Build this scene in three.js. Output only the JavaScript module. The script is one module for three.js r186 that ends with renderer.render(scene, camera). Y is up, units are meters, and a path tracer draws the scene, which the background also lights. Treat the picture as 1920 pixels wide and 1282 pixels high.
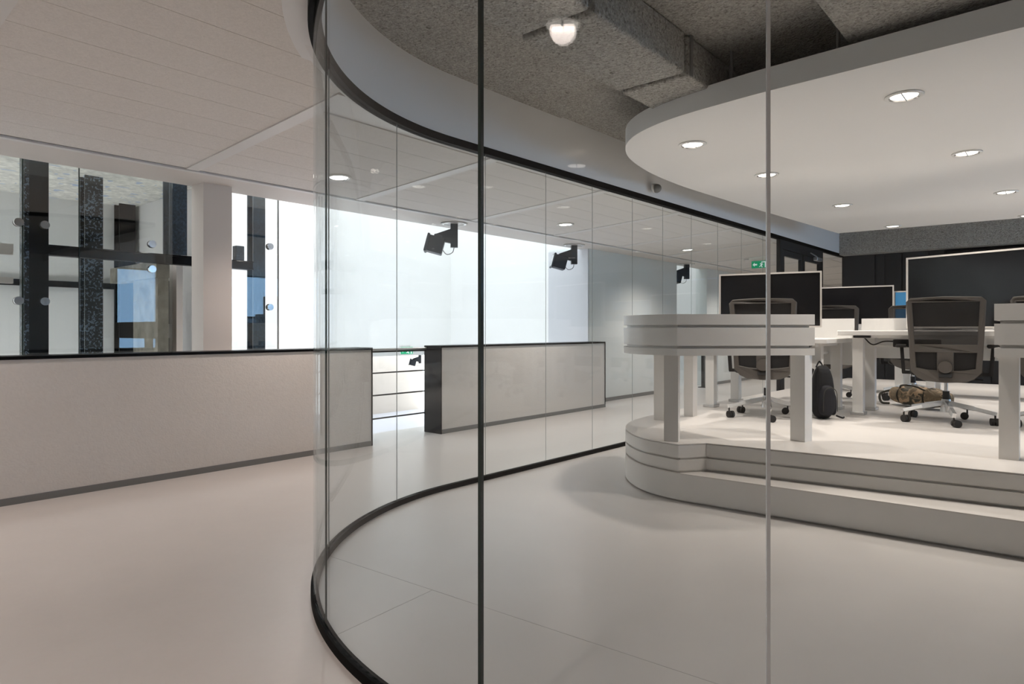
import * as THREE from 'three';
import { mergeGeometries, toCreasedNormals } from 'three/addons/utils/BufferGeometryUtils.js';
import { RoundedBoxGeometry } from 'three/addons/geometries/RoundedBoxGeometry.js';

// ------------------------------------------------------------------ camera, sky, exposure
const scene = new THREE.Scene();
const W = 1920, HGT = 1282, FOCAL = 1220, HORIZON = 618.5;
const camera = new THREE.PerspectiveCamera(2 * Math.atan(HGT / 2 / FOCAL) * 180 / Math.PI, W / HGT, 0.05, 200);
camera.position.set(0, 1.2, 0);
const YAW = 0.71159;                                             // the corridor runs along +x, 40.77 degrees right of the view
camera.lookAt(Math.cos(YAW), 1.2, -Math.sin(YAW));
camera.setViewOffset(W, HGT, 0, HGT / 2 - HORIZON, W, HGT);      // level camera with a small rise of the lens
scene.background = new THREE.Color().setRGB(0.98, 0.98, 0.99);   // even, overcast sky
scene.backgroundIntensity = 4.7;
const renderer = new THREE.WebGLRenderer({ antialias: true });
renderer.toneMapping = THREE.LinearToneMapping;
renderer.toneMappingExposure = 1.07;
renderer.shadowMap.enabled = true;
const LAMP = { corridor: 8.0, canopy: 9.2 };                     // candela of the downlights
const WARM = new THREE.Color().setRGB(1.0, 0.85, 0.77), NEUTRAL = new THREE.Color().setRGB(1.0, 0.89, 0.80);

// ------------------------------------------------------------------ helpers
let seed = 7;
const rnd = () => { seed = (seed * 1664525 + 1013904223) >>> 0; return seed / 4294967296; };
const used = new Map();
function numbered(n) { const k = used.get(n) ?? 0; used.set(n, k + 1); return k ? `${n}_${String(k).padStart(3, '0')}` : n; }
const V = (x, y, z) => new THREE.Vector3(x, y, z);

function clean(g) {
  g = g.index ? g.toNonIndexed() : g;
  for (const k of Object.keys(g.attributes)) if (!['position', 'normal', 'uv'].includes(k)) g.deleteAttribute(k);
  g.clearGroups();
  return g;
}
function metric(g) {                                             // uv in metres by the way each face points
  g = clean(g);
  const p = g.attributes.position, uv = new Float32Array(p.count * 2), a = V(), b = V(), c = V(), n = V();
  for (let i = 0; i < p.count; i += 3) {
    a.fromBufferAttribute(p, i); b.fromBufferAttribute(p, i + 1); c.fromBufferAttribute(p, i + 2);
    n.copy(b).sub(a).cross(c.clone().sub(a));
    const ax = Math.abs(n.x), ay = Math.abs(n.y), az = Math.abs(n.z);
    [a, b, c].forEach((v, k) => {
      const [u, w] = ay >= ax && ay >= az ? [v.x, v.z] : ax >= az ? [v.z, v.y] : [v.x, v.y];
      uv[(i + k) * 2] = u; uv[(i + k) * 2 + 1] = w;
    });
  }
  g.setAttribute('uv', new THREE.BufferAttribute(uv, 2));
  return g;
}
const box = (x0, x1, y0, y1, z0, z1) => metric(new THREE.BoxGeometry(Math.abs(x1 - x0), Math.abs(y1 - y0), Math.abs(z1 - z0)).translate((x0 + x1) / 2, (y0 + y1) / 2, (z0 + z1) / 2));
const rbox = (w, h, d, r = 0.01, seg = 2) => clean(new RoundedBoxGeometry(w, h, d, seg, Math.min(r, w / 2.01, h / 2.01, d / 2.01)));
function cyl(p, q, r0, r1 = r0, seg = 20) {
  const d = q.clone().sub(p), g = new THREE.CylinderGeometry(r1, r0, d.length(), seg);
  g.applyQuaternion(new THREE.Quaternion().setFromUnitVectors(V(0, 1, 0), d.clone().normalize()));
  return clean(g.translate((p.x + q.x) / 2, (p.y + q.y) / 2, (p.z + q.z) / 2));
}
function bar(p, q, w, h) {                                       // square bar from p to q
  const d = q.clone().sub(p), g = new THREE.BoxGeometry(d.length(), h, w);
  g.applyQuaternion(new THREE.Quaternion().setFromUnitVectors(V(1, 0, 0), d.clone().normalize()));
  return clean(g.translate((p.x + q.x) / 2, (p.y + q.y) / 2, (p.z + q.z) / 2));
}
const tube = (pts, r, seg = 24, rad = 8) => clean(new THREE.TubeGeometry(new THREE.CatmullRomCurve3(pts), seg, r, rad));
function prism(plan, y0, y1, crease = 0.4) {                     // plan: [x, z] points, made into an upright prism
  const s = new THREE.Shape(plan.map(([x, z]) => new THREE.Vector2(x, -z)));
  const g = new THREE.ExtrudeGeometry(s, { depth: y1 - y0, bevelEnabled: false }).rotateX(-Math.PI / 2).translate(0, y0, 0);
  return metric(toCreasedNormals(clean(g), crease));
}
function lathe(pts, seg = 32) { return clean(new THREE.LatheGeometry(pts.map(([r, y]) => new THREE.Vector2(r, y)), seg)); }
function superblob(w, h, d, e = 2.6, nu = 28, nv = 18) {         // rounded bag-like solid
  const g = new THREE.SphereGeometry(1, nu, nv), p = g.attributes.position;
  for (let i = 0; i < p.count; i++) {
    const v = V().fromBufferAttribute(p, i), k = Math.pow(Math.pow(Math.abs(v.x), e) + Math.pow(Math.abs(v.y), e) + Math.pow(Math.abs(v.z), e), -1 / e);
    p.setXYZ(i, v.x * k * w / 2, v.y * k * h / 2, v.z * k * d / 2);
  }
  g.computeVertexNormals();
  return clean(g);
}
function mesh(name, geos, mat) {
  const list = (Array.isArray(geos) ? geos : [geos]).map(clean);
  const m = new THREE.Mesh(list.length > 1 ? mergeGeometries(list) : list[0], mat);
  m.name = name; m.castShadow = m.receiveShadow = true;
  return m;
}
function part(name, geos, mat, parent) { const m = mesh(name, geos, mat); parent.add(m); return m; }
function thing(name, label, category, [x, y, z] = [0, 0, 0], turn = 0, group) {
  const o = new THREE.Group(); o.name = numbered(name); o.position.set(x, y, z); o.rotation.y = turn;
  o.userData = { label, category }; if (group) o.userData.group = group;
  scene.add(o); return o;
}
function struct(name, geos, mat, label) {
  const m = mesh(numbered(name), geos, mat); m.userData.kind = 'structure'; if (label) m.userData.label = label;
  scene.add(m); return m;
}
function structGroup(name, label) { const o = new THREE.Group(); o.name = numbered(name); o.userData.kind = 'structure'; if (label) o.userData.label = label; scene.add(o); return o; }
function copyOf(o, label, [x, y, z], turn = 0) {
  const c = o.clone(); c.name = numbered(o.name.replace(/_\d{3}$/, '')); c.userData = { ...o.userData, label };
  c.position.set(x, y, z); c.rotation.y = turn; scene.add(c); return c;
}

// ------------------------------------------------------------------ textures
const hash = (x, y, s) => { let h = (x * 374761393 + y * 668265263 + s * 2147483647) | 0; h = Math.imul(h ^ (h >>> 13), 1274126177); return ((h ^ (h >>> 16)) >>> 0) / 4294967296; };
function vnoise(u, v, n, s) {                                    // tileable value noise, n cells a side
  const x = u * n, y = v * n, x0 = Math.floor(x), y0 = Math.floor(y), f = x - x0, g = y - y0, sm = (t) => t * t * (3 - 2 * t), m = (k) => ((k % n) + n) % n;
  const a = hash(m(x0), m(y0), s), b = hash(m(x0 + 1), m(y0), s), c = hash(m(x0), m(y0 + 1), s), d = hash(m(x0 + 1), m(y0 + 1), s);
  return (a + (b - a) * sm(f)) * (1 - sm(g)) + (c + (d - c) * sm(f)) * sm(g);
}
function texture(size, fn, metres, srgb = true) {
  const d = new Uint8Array(size * size * 4);
  for (let j = 0; j < size; j++) for (let i = 0; i < size; i++) {
    const c = fn(i / size, j / size), k = (j * size + i) * 4;
    for (let q = 0; q < 3; q++) d[k + q] = Math.max(0, Math.min(255, Math.round((Array.isArray(c) ? c[q] : c) * 255)));
    d[k + 3] = 255;
  }
  const t = new THREE.DataTexture(d, size, size);
  t.wrapS = t.wrapT = THREE.RepeatWrapping; t.magFilter = THREE.LinearFilter; t.minFilter = THREE.LinearMipmapLinearFilter;
  if (srgb) t.colorSpace = THREE.SRGBColorSpace;
  t.repeat.set(1 / metres, 1 / metres); t.needsUpdate = true;
  return t;
}
const grain = (base, amp, cells, metres, size = 512) => texture(size, (u, v) => {
  let k = 0, w = 0; cells.forEach(([n, a], i) => { k += a * (vnoise(u, v, n, i + n) - 0.5); w += a; });
  return base.map((b) => b + amp * 2 * k / w);
}, metres);

// ------------------------------------------------------------------ materials
const std = (o) => new THREE.MeshStandardMaterial(o);
const rgb = (r, g, b) => new THREE.Color().setRGB(r, g, b);
const M = {};
M.floor = new THREE.MeshPhysicalMaterial({ map: grain([0.772, 0.755, 0.740], 0.018, [[6, 2], [24, 1], [160, 0.6]], 3.2, 1024), roughness: 0.30, specularIntensity: 1.0 });
M.seamFloor = std({ color: rgb(0.47, 0.45, 0.435), roughness: 0.5 });
M.platTop = new THREE.MeshPhysicalMaterial({ map: grain([0.835, 0.815, 0.795], 0.015, [[5, 2], [40, 1]], 2.4), roughness: 0.38 });
M.wallWhite = std({ map: grain([0.86, 0.845, 0.825], 0.012, [[8, 1], [90, 1.4]], 1.6), bumpMap: texture(512, (u, v) => vnoise(u, v, 128, 3) * 0.6 + vnoise(u, v, 40, 4) * 0.4, 1.2, false), bumpScale: 0.0012, roughness: 0.75 });
M.paint = std({ color: rgb(0.82, 0.81, 0.80), roughness: 0.6 });
M.atrium = std({ map: grain([0.895, 0.895, 0.89], 0.01, [[6, 2], [60, 1]], 2), roughness: 0.8 });
M.plank = std({ map: grain([0.895, 0.875, 0.855], 0.035, [[60, 1], [128, 1.5], [256, 1.5]], 0.9, 1024), bumpMap: texture(512, (u, v) => vnoise(u, v, 170, 9), 0.7, false), bumpScale: 0.001, roughness: 0.9 });
M.stripWhite = std({ color: rgb(0.78, 0.76, 0.74), roughness: 0.45 });
M.rough = std({
  map: texture(1024, (u, v) => { const k = vnoise(u, v, 200, 1) * 0.45 + vnoise(u, v, 96, 2) * 0.4 + vnoise(u, v, 12, 3) * 0.15, pit = vnoise(u, v, 150, 5) > 0.80 ? 0.13 : 0; return [0.655 + (k - 0.5) * 0.26 - pit, 0.645 + (k - 0.5) * 0.26 - pit, 0.62 + (k - 0.5) * 0.26 - pit]; }, 1.5),
  bumpMap: texture(1024, (u, v) => vnoise(u, v, 110, 21) * 0.6 + vnoise(u, v, 220, 22) * 0.4, 1.5, false), bumpScale: 0.012, roughness: 0.95,
});
M.black = new THREE.MeshPhysicalMaterial({ color: rgb(0.004, 0.004, 0.005), roughness: 0.4, specularIntensity: 0.25 })
M.rail = new THREE.MeshPhysicalMaterial({ color: rgb(0.002, 0.002, 0.002), roughness: 0.6, specularIntensity: 0.12 });
M.blackMatt = std({ color: rgb(0.013, 0.013, 0.014), roughness: 0.6 });
M.skirting = std({ color: rgb(0.19, 0.19, 0.185), roughness: 0.6 });
M.blueDayGlass = new THREE.MeshPhysicalMaterial({ color: rgb(0.64, 0.82, 1.0), transmission: 1, thickness: 0, roughness: 0, ior: 1.5 });  // blue of the daylight is put into the pane colour
M.glass = new THREE.MeshPhysicalMaterial({ color: rgb(0.935, 0.956, 0.962), transmission: 1, thickness: 0, roughness: 0, ior: 1.5, specularIntensity: 0.42 });
M.glassLift = new THREE.MeshPhysicalMaterial({ color: rgb(0.95, 0.97, 0.965), transmission: 1, thickness: 0, roughness: 0, ior: 1.6 });
M.seam = std({ color: rgb(0.012, 0.024, 0.02), roughness: 0.2 });
M.seamThin = std({ color: rgb(0.36, 0.37, 0.36), roughness: 0.35 });
M.seamGlint = std({ color: rgb(0.66, 0.69, 0.70), roughness: 0.18, metalness: 0.2 });  // lighter joint colour, paints the reflection seen at this angle
M.white = std({ color: rgb(0.80, 0.785, 0.76), roughness: 0.4 });
M.whiteSatin = std({ map: grain([0.875, 0.862, 0.845], 0.008, [[10, 1], [80, 1]], 1.2), roughness: 0.32 });
M.canopy = std({ color: rgb(0.80, 0.785, 0.765), roughness: 0.7 });
M.steelSpeck = std({ map: texture(512, (u, v) => { const k = vnoise(u, v, 40, 5) * 0.6 + vnoise(u, v, 90, 6) * 0.4, s = k > 0.62 ? 0.5 : 0; return [0.10 + s * 0.7, 0.11 + s * 0.8, 0.125 + s * 0.9]; }, 0.6), roughness: 0.3, metalness: 0.3 });
M.blueSteel = std({ map: texture(512, (u, v) => { const k = vnoise(u, v, 30, 15) * 0.5 + vnoise(u, v, 80, 16) * 0.5; return [0.05 + 0.16 * k, 0.10 + 0.2 * k, 0.145 + 0.24 * k]; }, 0.5), roughness: 0.35 });
M.concrete = std({ map: texture(512, (u, v) => { const k = vnoise(u, v, 9, 31) * 0.55 + vnoise(u, v, 24, 32) * 0.3 + vnoise(u, v, 100, 33) * 0.15; return [0.38 + 0.28 * k, 0.365 + 0.27 * k, 0.33 + 0.25 * k]; }, 1.1), roughness: 0.8 });
M.skyPatchGlass = new THREE.MeshPhysicalMaterial({ transmission: 0.55, thickness: 0, map: texture(512, (u, v) => { const k = vnoise(u, v, 16, 41) * 0.5 + vnoise(u, v, 44, 42) * 0.5, b = vnoise(u, v, 13, 43) > 0.86; return b ? [0.62, 0.70, 0.82] : [0.70 + 0.3 * k, 0.70 + 0.29 * k, 0.68 + 0.28 * k]; }, 1.0), roughness: 1 });  // blue blotches paint the sky seen through a dirty glass roof
M.chrome = std({ color: rgb(0.72, 0.72, 0.72), roughness: 0.16, metalness: 1 });
M.polished = std({ color: rgb(0.80, 0.80, 0.80), roughness: 0.24, metalness: 0.75 });
M.alu = std({ color: rgb(0.66, 0.655, 0.65), roughness: 0.3, metalness: 0.9 });
M.lampGlow = std({ color: rgb(0.9, 0.9, 0.9), emissive: rgb(1, 0.9, 0.8), emissiveIntensity: 6, roughness: 0.5 });
M.reflector = std({ color: rgb(0.85, 0.84, 0.82), roughness: 0.18, metalness: 0.9 });
M.lampBody = new THREE.MeshPhysicalMaterial({ color: rgb(0.016, 0.023, 0.032), roughness: 0.45, specularIntensity: 0.5 });
M.lens = std({ color: rgb(0.3, 0.33, 0.36), roughness: 0.15 });
M.chairFrame = std({ color: rgb(0.085, 0.074, 0.065), roughness: 0.5 });
M.chairMesh = std({ color: rgb(0.014, 0.012, 0.011), roughness: 0.85, transparent: true, opacity: 0.82 });
M.chairSeat = std({ color: rgb(0.014, 0.013, 0.013), roughness: 0.9 });
M.rubber = std({ color: rgb(0.018, 0.016, 0.015), roughness: 0.7 });
M.screen = new THREE.MeshPhysicalMaterial({ color: rgb(0.006, 0.006, 0.007), roughness: 0.12 });
M.bezel = std({ color: rgb(0.70, 0.66, 0.62), roughness: 0.35, metalness: 0.4 });
M.desk = std({ color: rgb(0.82, 0.80, 0.77), roughness: 0.35 });
M.darkWall = std({ color: rgb(0.020, 0.020, 0.022), roughness: 0.5 });
M.darkGap = std({ color: rgb(0.005, 0.005, 0.006), roughness: 0.6 });
M.wallGreen = new THREE.MeshPhysicalMaterial({ color: rgb(0.72, 0.76, 0.745), roughness: 0.2, specularIntensity: 0.7 });
M.wallGrey = std({ color: rgb(0.60, 0.61, 0.645), roughness: 0.5 });
M.beige = std({ color: rgb(0.66, 0.59, 0.53), roughness: 0.7 });
M.landing = std({ color: rgb(0.55, 0.56, 0.62), roughness: 0.4 });
M.cream = std({ color: rgb(0.74, 0.69, 0.645), roughness: 0.6 });
M.bag = std({ map: grain([0.11, 0.11, 0.135], 0.03, [[30, 1], [100, 1]], 0.3), roughness: 0.85 });
M.bagDark = std({ color: rgb(0.007, 0.007, 0.009), roughness: 0.8 });
M.camo = std({ map: texture(256, (u, v) => { const k = vnoise(u, v, 5, 51) * 0.7 + vnoise(u, v, 14, 52) * 0.3; return k > 0.56 ? [0.27, 0.26, 0.22] : k > 0.44 ? [0.66, 0.56, 0.45] : [0.47, 0.41, 0.33]; }, 1), roughness: 0.9 });
M.strap = std({ color: rgb(0.045, 0.042, 0.033), roughness: 0.9 });
M.signGreen = std({ color: rgb(0.0, 0.30, 0.13), emissive: rgb(0.0, 0.30, 0.13), emissiveIntensity: 0.55, roughness: 0.4 });
M.signWhite = std({ color: rgb(0.85, 0.9, 0.87), emissive: rgb(0.85, 0.95, 0.9), emissiveIntensity: 0.45, roughness: 0.4 });
M.sheenBlue = std({ color: rgb(0.02, 0.05, 0.08), emissive: rgb(0.045, 0.19, 0.36), emissiveIntensity: 0.8, roughness: 0.2 });  // glowing blue that paints a window reflection on the small monitor
M.sheenViolet = std({ color: rgb(0.03, 0.03, 0.08), emissive: rgb(0.07, 0.10, 0.28), emissiveIntensity: 0.8, roughness: 0.2 });
M.text = std({ color: rgb(0.05, 0.16, 0.45), emissive: rgb(0.06, 0.2, 0.55), emissiveIntensity: 0.7, roughness: 0.5 });

// ------------------------------------------------------------------ plan of the curved glass wall
const CX = 3.4, CZ = -1.5, CR = 2.07;
const onArc = (deg) => [CX + CR * Math.cos(deg * Math.PI / 180), CZ - CR * Math.sin(deg * Math.PI / 180)];   // 180 = left-most, 270 = far side
// angles measured so that 180 -> (1.33, -1.5) and 90 -> far (z = -3.57)
const arcAt = (x, z) => Math.atan2(-(z - CZ), x - CX) * 180 / Math.PI;
const path = [];
for (const p of [[2.35, 6.9], [2.35, 4], [2.33, 2.4], [2.27, 1.4], [2.15, 0.62]]) path.push(p);
for (let a = -139; a > -180; a -= 2) path.push(onArc(a));
for (let a = 180; a >= 90; a -= 2) path.push(onArc(a));
const FAR_X = 13.72, farZ = (x) => -3.572 + (x - 3.4) * 0.018;
for (let x = 3.8; x < FAR_X; x += 0.4) path.push([x, farZ(x)]);
path.push([FAR_X, farZ(FAR_X)]);
const along = [0];
for (let i = 1; i < path.length; i++) along.push(along[i - 1] + Math.hypot(path[i][0] - path[i - 1][0], path[i][1] - path[i - 1][1]));
function at(s) {
  let i = 1; while (i < along.length - 1 && along[i] < s) i++;
  const t = (s - along[i - 1]) / (along[i] - along[i - 1]), a = path[i - 1], b = path[i];
  const dx = b[0] - a[0], dz = b[1] - a[1], l = Math.hypot(dx, dz);
  return { x: a[0] + dx * t, z: a[1] + dz * t, nx: -dz / l, nz: dx / l };      // n points into the room
}
function nearest(x, z) {
  let best = 0, bd = 1e9;
  for (let s = 0; s <= along.at(-1); s += 0.005) { const p = at(s), d = Math.hypot(p.x - x, p.z - z); if (d < bd) { bd = d; best = s; } }
  return best;
}
function ribbon(s0, s1, o0, o1) {                                // plan strip along the wall between two offsets
  const n = Math.max(2, Math.ceil((s1 - s0) / 0.06)), a = [], b = [];
  for (let i = 0; i <= n; i++) { const p = at(s0 + (s1 - s0) * i / n); a.push([p.x + p.nx * o0, p.z + p.nz * o0]); b.push([p.x + p.nx * o1, p.z + p.nz * o1]); }
  return [...a, ...b.reverse()];
}
const GLASS_TOP = 2.60, LEN = along.at(-1);

// ------------------------------------------------------------------ floor and large walls
const floor = struct('floor', box(-5, 24, -0.3, 0, -6.15, 7), M.floor, 'smooth pale grey resin floor of the corridor and room');
part('seam', bar(V(1.985, 0.0001, -2.98), V(2.21, 0.0001, 0.3), 0.003, 0.001), M.seamFloor, floor);
part('seam', bar(V(1.42, 0.0001, -2.19), V(2.03, 0.0001, -2.24), 0.003, 0.001), M.seamFloor, floor);
struct('wall_left', box(-5.2, -5, -0.3, 3.6, -6.15, 7), M.wallWhite);
struct('wall_rear', [box(-5.2, 6.4, -0.3, 3.6, 7, 7.2), box(13.2, 24, -0.3, 3.6, 7, 7.2), box(6.4, 13.2, -0.3, 0.6, 7, 7.2), box(6.4, 13.2, 2.95, 3.6, 7, 7.2)], M.wallWhite);
struct('wall_corridor_end', box(24, 24.2, -0.3, 3.6, -9, 7.2), M.wallWhite);
struct('wall_corridor_right', box(FAR_X + 0.2, 24, -0.3, 3.4, -3.39, -3.2), M.wallWhite);
struct('ceiling', (() => {                                       // the real slab of the room, sprayed with grey acoustic plaster, in two fields with a joint
  const near = [], far = [], J = 4.76;
  const pts = []; for (let s = 0; s <= LEN; s += 0.1) { const p = at(s); pts.push([p.x, p.z]); }
  pts.push([FAR_X, farZ(FAR_X)]);
  const cut = pts.findIndex(([x, z]) => z < -3 && x > J);
  for (let i = 0; i < cut; i++) near.push(pts[i]);
  near.push([J - 0.011, -3.55], [J - 0.011, 6.9]);
  far.push([J + 0.011, -3.55]); for (let i = cut; i < pts.length; i++) far.push(pts[i]);
  far.push([FAR_X, 6.9], [J + 0.011, 6.9]);
  return [prism(near, 3.12, 3.26), prism(far, 3.135, 3.26), box(-5.2, 24.2, 3.26, 3.6, -6.13, 7.2)];
})(), M.rough, 'grey sprayed acoustic plaster ceiling slab');
struct('wall_video', [box(FAR_X, FAR_X + 0.2, -0.3, 3.4, -3.39, 7)], M.darkWall, 'charcoal panelled end wall of the control room');
{
  const w = structGroup('wall_panelling', 'charcoal wall panels with recessed joints on the end wall');
  let z = -3.36;
  for (const wd of [0.55, 0.16, 0.28, 0.42, 0.9, 0.9, 0.9, 0.9, 0.9, 0.9, 0.9]) { part('panel', box(FAR_X - 0.03, FAR_X - 0.0, 0, 2.62, z + 0.008, z + wd - 0.008), M.darkWall, w); z += wd; }
}
struct('trim_001', box(13.42, FAR_X, 2.62, 3.14, -3.39, 6.9), M.rough, 'sprayed grey downstand above the dark wall');

// windows of the room, off to the right of the picture; daylight enters here, its blue put into the pane tint
for (let k = 0; k < 4; k++) {
  const w = structGroup(`window_${k + 1}`), x0 = 6.4 + k * 1.7, x1 = x0 + 1.7;
  part('frame', [box(x0, x0 + 0.05, 0.6, 2.95, 7.02, 7.12), box(x1 - 0.05, x1, 0.6, 2.95, 7.02, 7.12), box(x0 + 0.05, x1 - 0.05, 0.6, 0.66, 7.02, 7.12), box(x0 + 0.05, x1 - 0.05, 2.89, 2.95, 7.02, 7.12)], M.blackMatt, w);
  part('pane', box(x0 + 0.05, x1 - 0.05, 0.66, 2.89, 7.06, 7.08), M.blueDayGlass, w);
}

// ------------------------------------------------------------------ curved glass wall
{
  const g = structGroup('wall_glass', 'curved frameless glass wall with black floor and head rails');
  const seams = [[1.56, -0.547], [1.343, -1.273], [1.463, -2.23], [2.0, -3.03], [2.85, -3.495], [3.81, -3.56], [4.58, -3.55], [5.30, -3.54], [6.03, -3.52], [6.68, -3.51], [7.38, -3.5], [8.12, -3.49], [8.88, -3.47], [9.66, -3.46], [10.30, -3.45]];
  const cuts = [0, nearest(2.35, 5.5), nearest(2.35, 4.2), nearest(2.34, 2.9), nearest(2.28, 1.5), ...seams.map((p) => nearest(...p))];
  const D1 = nearest(12.42, farZ(12.42));
  const spans = []; for (let i = 0; i + 1 < cuts.length; i++) spans.push([cuts[i], cuts[i + 1]]);
  spans.push([D1, LEN - 0.02]);
  const flat = (a, b) => { const p = at(a), q = at(b), l = Math.hypot(q.x - p.x, q.z - p.z), nx = -(q.z - p.z) / l * 0.006, nz = (q.x - p.x) / l * 0.006; return [[p.x - nx, p.z - nz], [q.x - nx, q.z - nz], [q.x + nx, q.z + nz], [p.x + nx, p.z + nz]]; };
  for (const [a, b] of spans) part('pane', prism(a >= cuts[4] - 0.01 && b <= cuts[6] + 0.01 ? flat(a + 0.003, b - 0.003) : ribbon(a + 0.003, b - 0.003, -0.006, 0.006), 0.036, GLASS_TOP), M.glass, g);   // the two near panes are flat
  cuts.slice(1, -1).forEach((s, i) => {
    const near = i >= 4, px = i - 4;                              // px 0: right-hand near joint, 1: middle joint, 2: left joint
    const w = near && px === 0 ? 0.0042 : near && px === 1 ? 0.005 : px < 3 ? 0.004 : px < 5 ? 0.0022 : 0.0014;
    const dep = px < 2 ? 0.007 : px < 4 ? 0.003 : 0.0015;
    const j = part('joint', prism(ribbon(s - w, s + w, -dep, dep), 0.036, GLASS_TOP), px === 0 ? M.seamGlint : px < 3 ? M.seam : M.seamThin, g);
    if (px === 0) j.userData.label = 'glass edge joint with its silvery reflection painted in';
  });
  part('floor_rail', [prism(ribbon(0, nearest(10.30, farZ(10.3)), -0.017, 0.017), 0, 0.036), prism(ribbon(D1, LEN - 0.02, -0.017, 0.017), 0, 0.036)], M.rail, g);
  part('head_rail', prism(ribbon(0, LEN - 0.02, -0.03, 0.03), GLASS_TOP, GLASS_TOP + 0.055), M.rail, g);
}
struct('wall_header', prism(ribbon(0, LEN, -0.14, 0.028), GLASS_TOP + 0.055, 3.2), M.paint, 'white plastered bulkhead above the curved glass');

// glazed double door in the straight part of the glass wall
{
  const d = structGroup('door_1', 'black framed glazed double door in the glass wall');
  const fr = (x0, x1, y0, y1, t = 0.03) => prism([[x0, farZ(x0) - t], [x1, farZ(x1) - t], [x1, farZ(x1) + t], [x0, farZ(x0) + t]], y0, y1);
  part('frame', [fr(10.30, 10.40, 0, 2.6), fr(12.34, 12.42, 0, 2.6), fr(10.40, 12.34, 2.46, 2.6)], M.blackMatt, d);
  for (const [a, b] of [[10.41, 11.36], [11.38, 12.33]]) {
    const leaf = part('door_leaf', [fr(a, a + 0.09, 0.01, 2.45, 0.022), fr(b - 0.09, b, 0.01, 2.45, 0.022), fr(a + 0.09, b - 0.09, 0.01, 0.14, 0.022), fr(a + 0.09, b - 0.09, 2.36, 2.45, 0.022)], M.blackMatt, d);
    part('pane', fr(a + 0.09, b - 0.09, 0.14, 2.36, 0.005), M.glass, leaf);
    part('handle', [bar(V(a + (a < 11 ? 0.90 : 0.05), 0.9, farZ(a) + 0.06), V(a + (a < 11 ? 0.90 : 0.05), 1.3, farZ(a) + 0.06), 0.02, 0.02)], M.chrome, leaf);
  }
  part('door_closer', [rbox(0.30, 0.06, 0.07, 0.01).translate(12.0, 2.42, farZ(12) + 0.07), bar(V(11.9, 2.46, farZ(12) + 0.08), V(11.62, 2.50, farZ(12) + 0.06), 0.02, 0.012)], M.alu, d);
}

// ------------------------------------------------------------------ corridor ceiling: planks between white bands
{
  const c = structGroup('ceiling_corridor', 'pale wood-wool ceiling planks in bays between white bands');
  c.position.set(0, 2.65, -3.3); c.rotation.x = -0.051;
  const Z = (z) => z + 3.3;
  const edgeX = (z) => (z > -3.55 ? (z > CZ ? CX - CR : CX - Math.sqrt(Math.max(0, CR * CR - (z - CZ) ** 2))) - 0.16 : 99);
  // backing board behind the planks
  const back = [[-5, -5.529], [FAR_X, -5.529], [FAR_X, farZ(FAR_X) - 0.05]];
  for (let s = LEN; s > nearest(1.56, -0.547); s -= 0.15) { const p = at(s); back.push([p.x - p.nx * 0.05, p.z - p.nz * 0.05]); }
  back.push([1.3, 1.5], [-5, 1.5]);
  part('backing_board', prism(back.map(([x, z]) => [x, Z(z)]), 0.004, 0.04), M.stripWhite, c);
  part('backing_board', prism([[FAR_X, Z(-5.529)], [24, Z(-5.529)], [24, Z(-3.2)], [FAR_X, Z(-3.2)]], 0.004, 0.04), M.stripWhite, c);
  const bands = []; for (let k = -3; k < 14; k++) bands.push(0.64 + k * 1.667);
  for (const b of bands) {
    const end = b + 0.1 < 1.2 ? 1.4 : b < CX ? (CZ - Math.sqrt(CR * CR - (CX - b - 0.05) ** 2) - 0.1) : farZ(Math.min(b, FAR_X)) - 0.1;
    part('band', box(b, b + 0.1, -0.012, 0.012, Z(-5.529), Z(end)), M.stripWhite, c);
  }
  for (let k = 0; k + 1 < bands.length; k++) for (let r = 0; r < 15; r++) {
    const z0 = -5.53 + r * 0.302 + 0.0015, z1 = z0 + 0.299;
    const a = bands[k] + 0.102, b = bands[k + 1] - 0.002;
    const inside = (x, z) => z > farZ(x) - 0.1 && x > CX;
    if (a > edgeX(z1) - 0.05 || inside(a, z1) || (a > CX - 1.4 && z1 > -3.62)) continue;
    const plan = [[a, Z(z0)]], xs = [];
    for (let i = 0; i <= 8; i++) { const z = z0 + (z1 - z0) * i / 8; xs.push([Math.max(a + 0.02, Math.min(b, edgeX(z))), Z(z)]); }
    plan.push(...(xs.every(([x]) => x === b) ? [[b, Z(z0)], [b, Z(z1)]] : xs), [a, Z(z1)]);
    part('plank', prism(plan, -0.004, 0.004), M.plank, c);
  }
  const lim = nearest(1.56, -0.547);
  part('edge_trim', prism(ribbon(lim, LEN, -0.085, -0.031).map(([x, z]) => [x, Z(z)]), -0.012, 0.012), M.stripWhite, c);
}
struct('trim_002', [box(-5, 24, 2.519, 2.534, -5.60, -5.545)], M.stripWhite, 'light grey edge profile along the corridor ceiling');
struct('ceiling_soffit', box(-5, 24, 2.52, 2.62, -6.13, -5.60), M.cream, 'plastered soffit along the atrium edge');
struct('wall_above_soffit', box(-5.2, 24.2, 2.62, 7, -6.13, -6.03), M.atrium);

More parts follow.
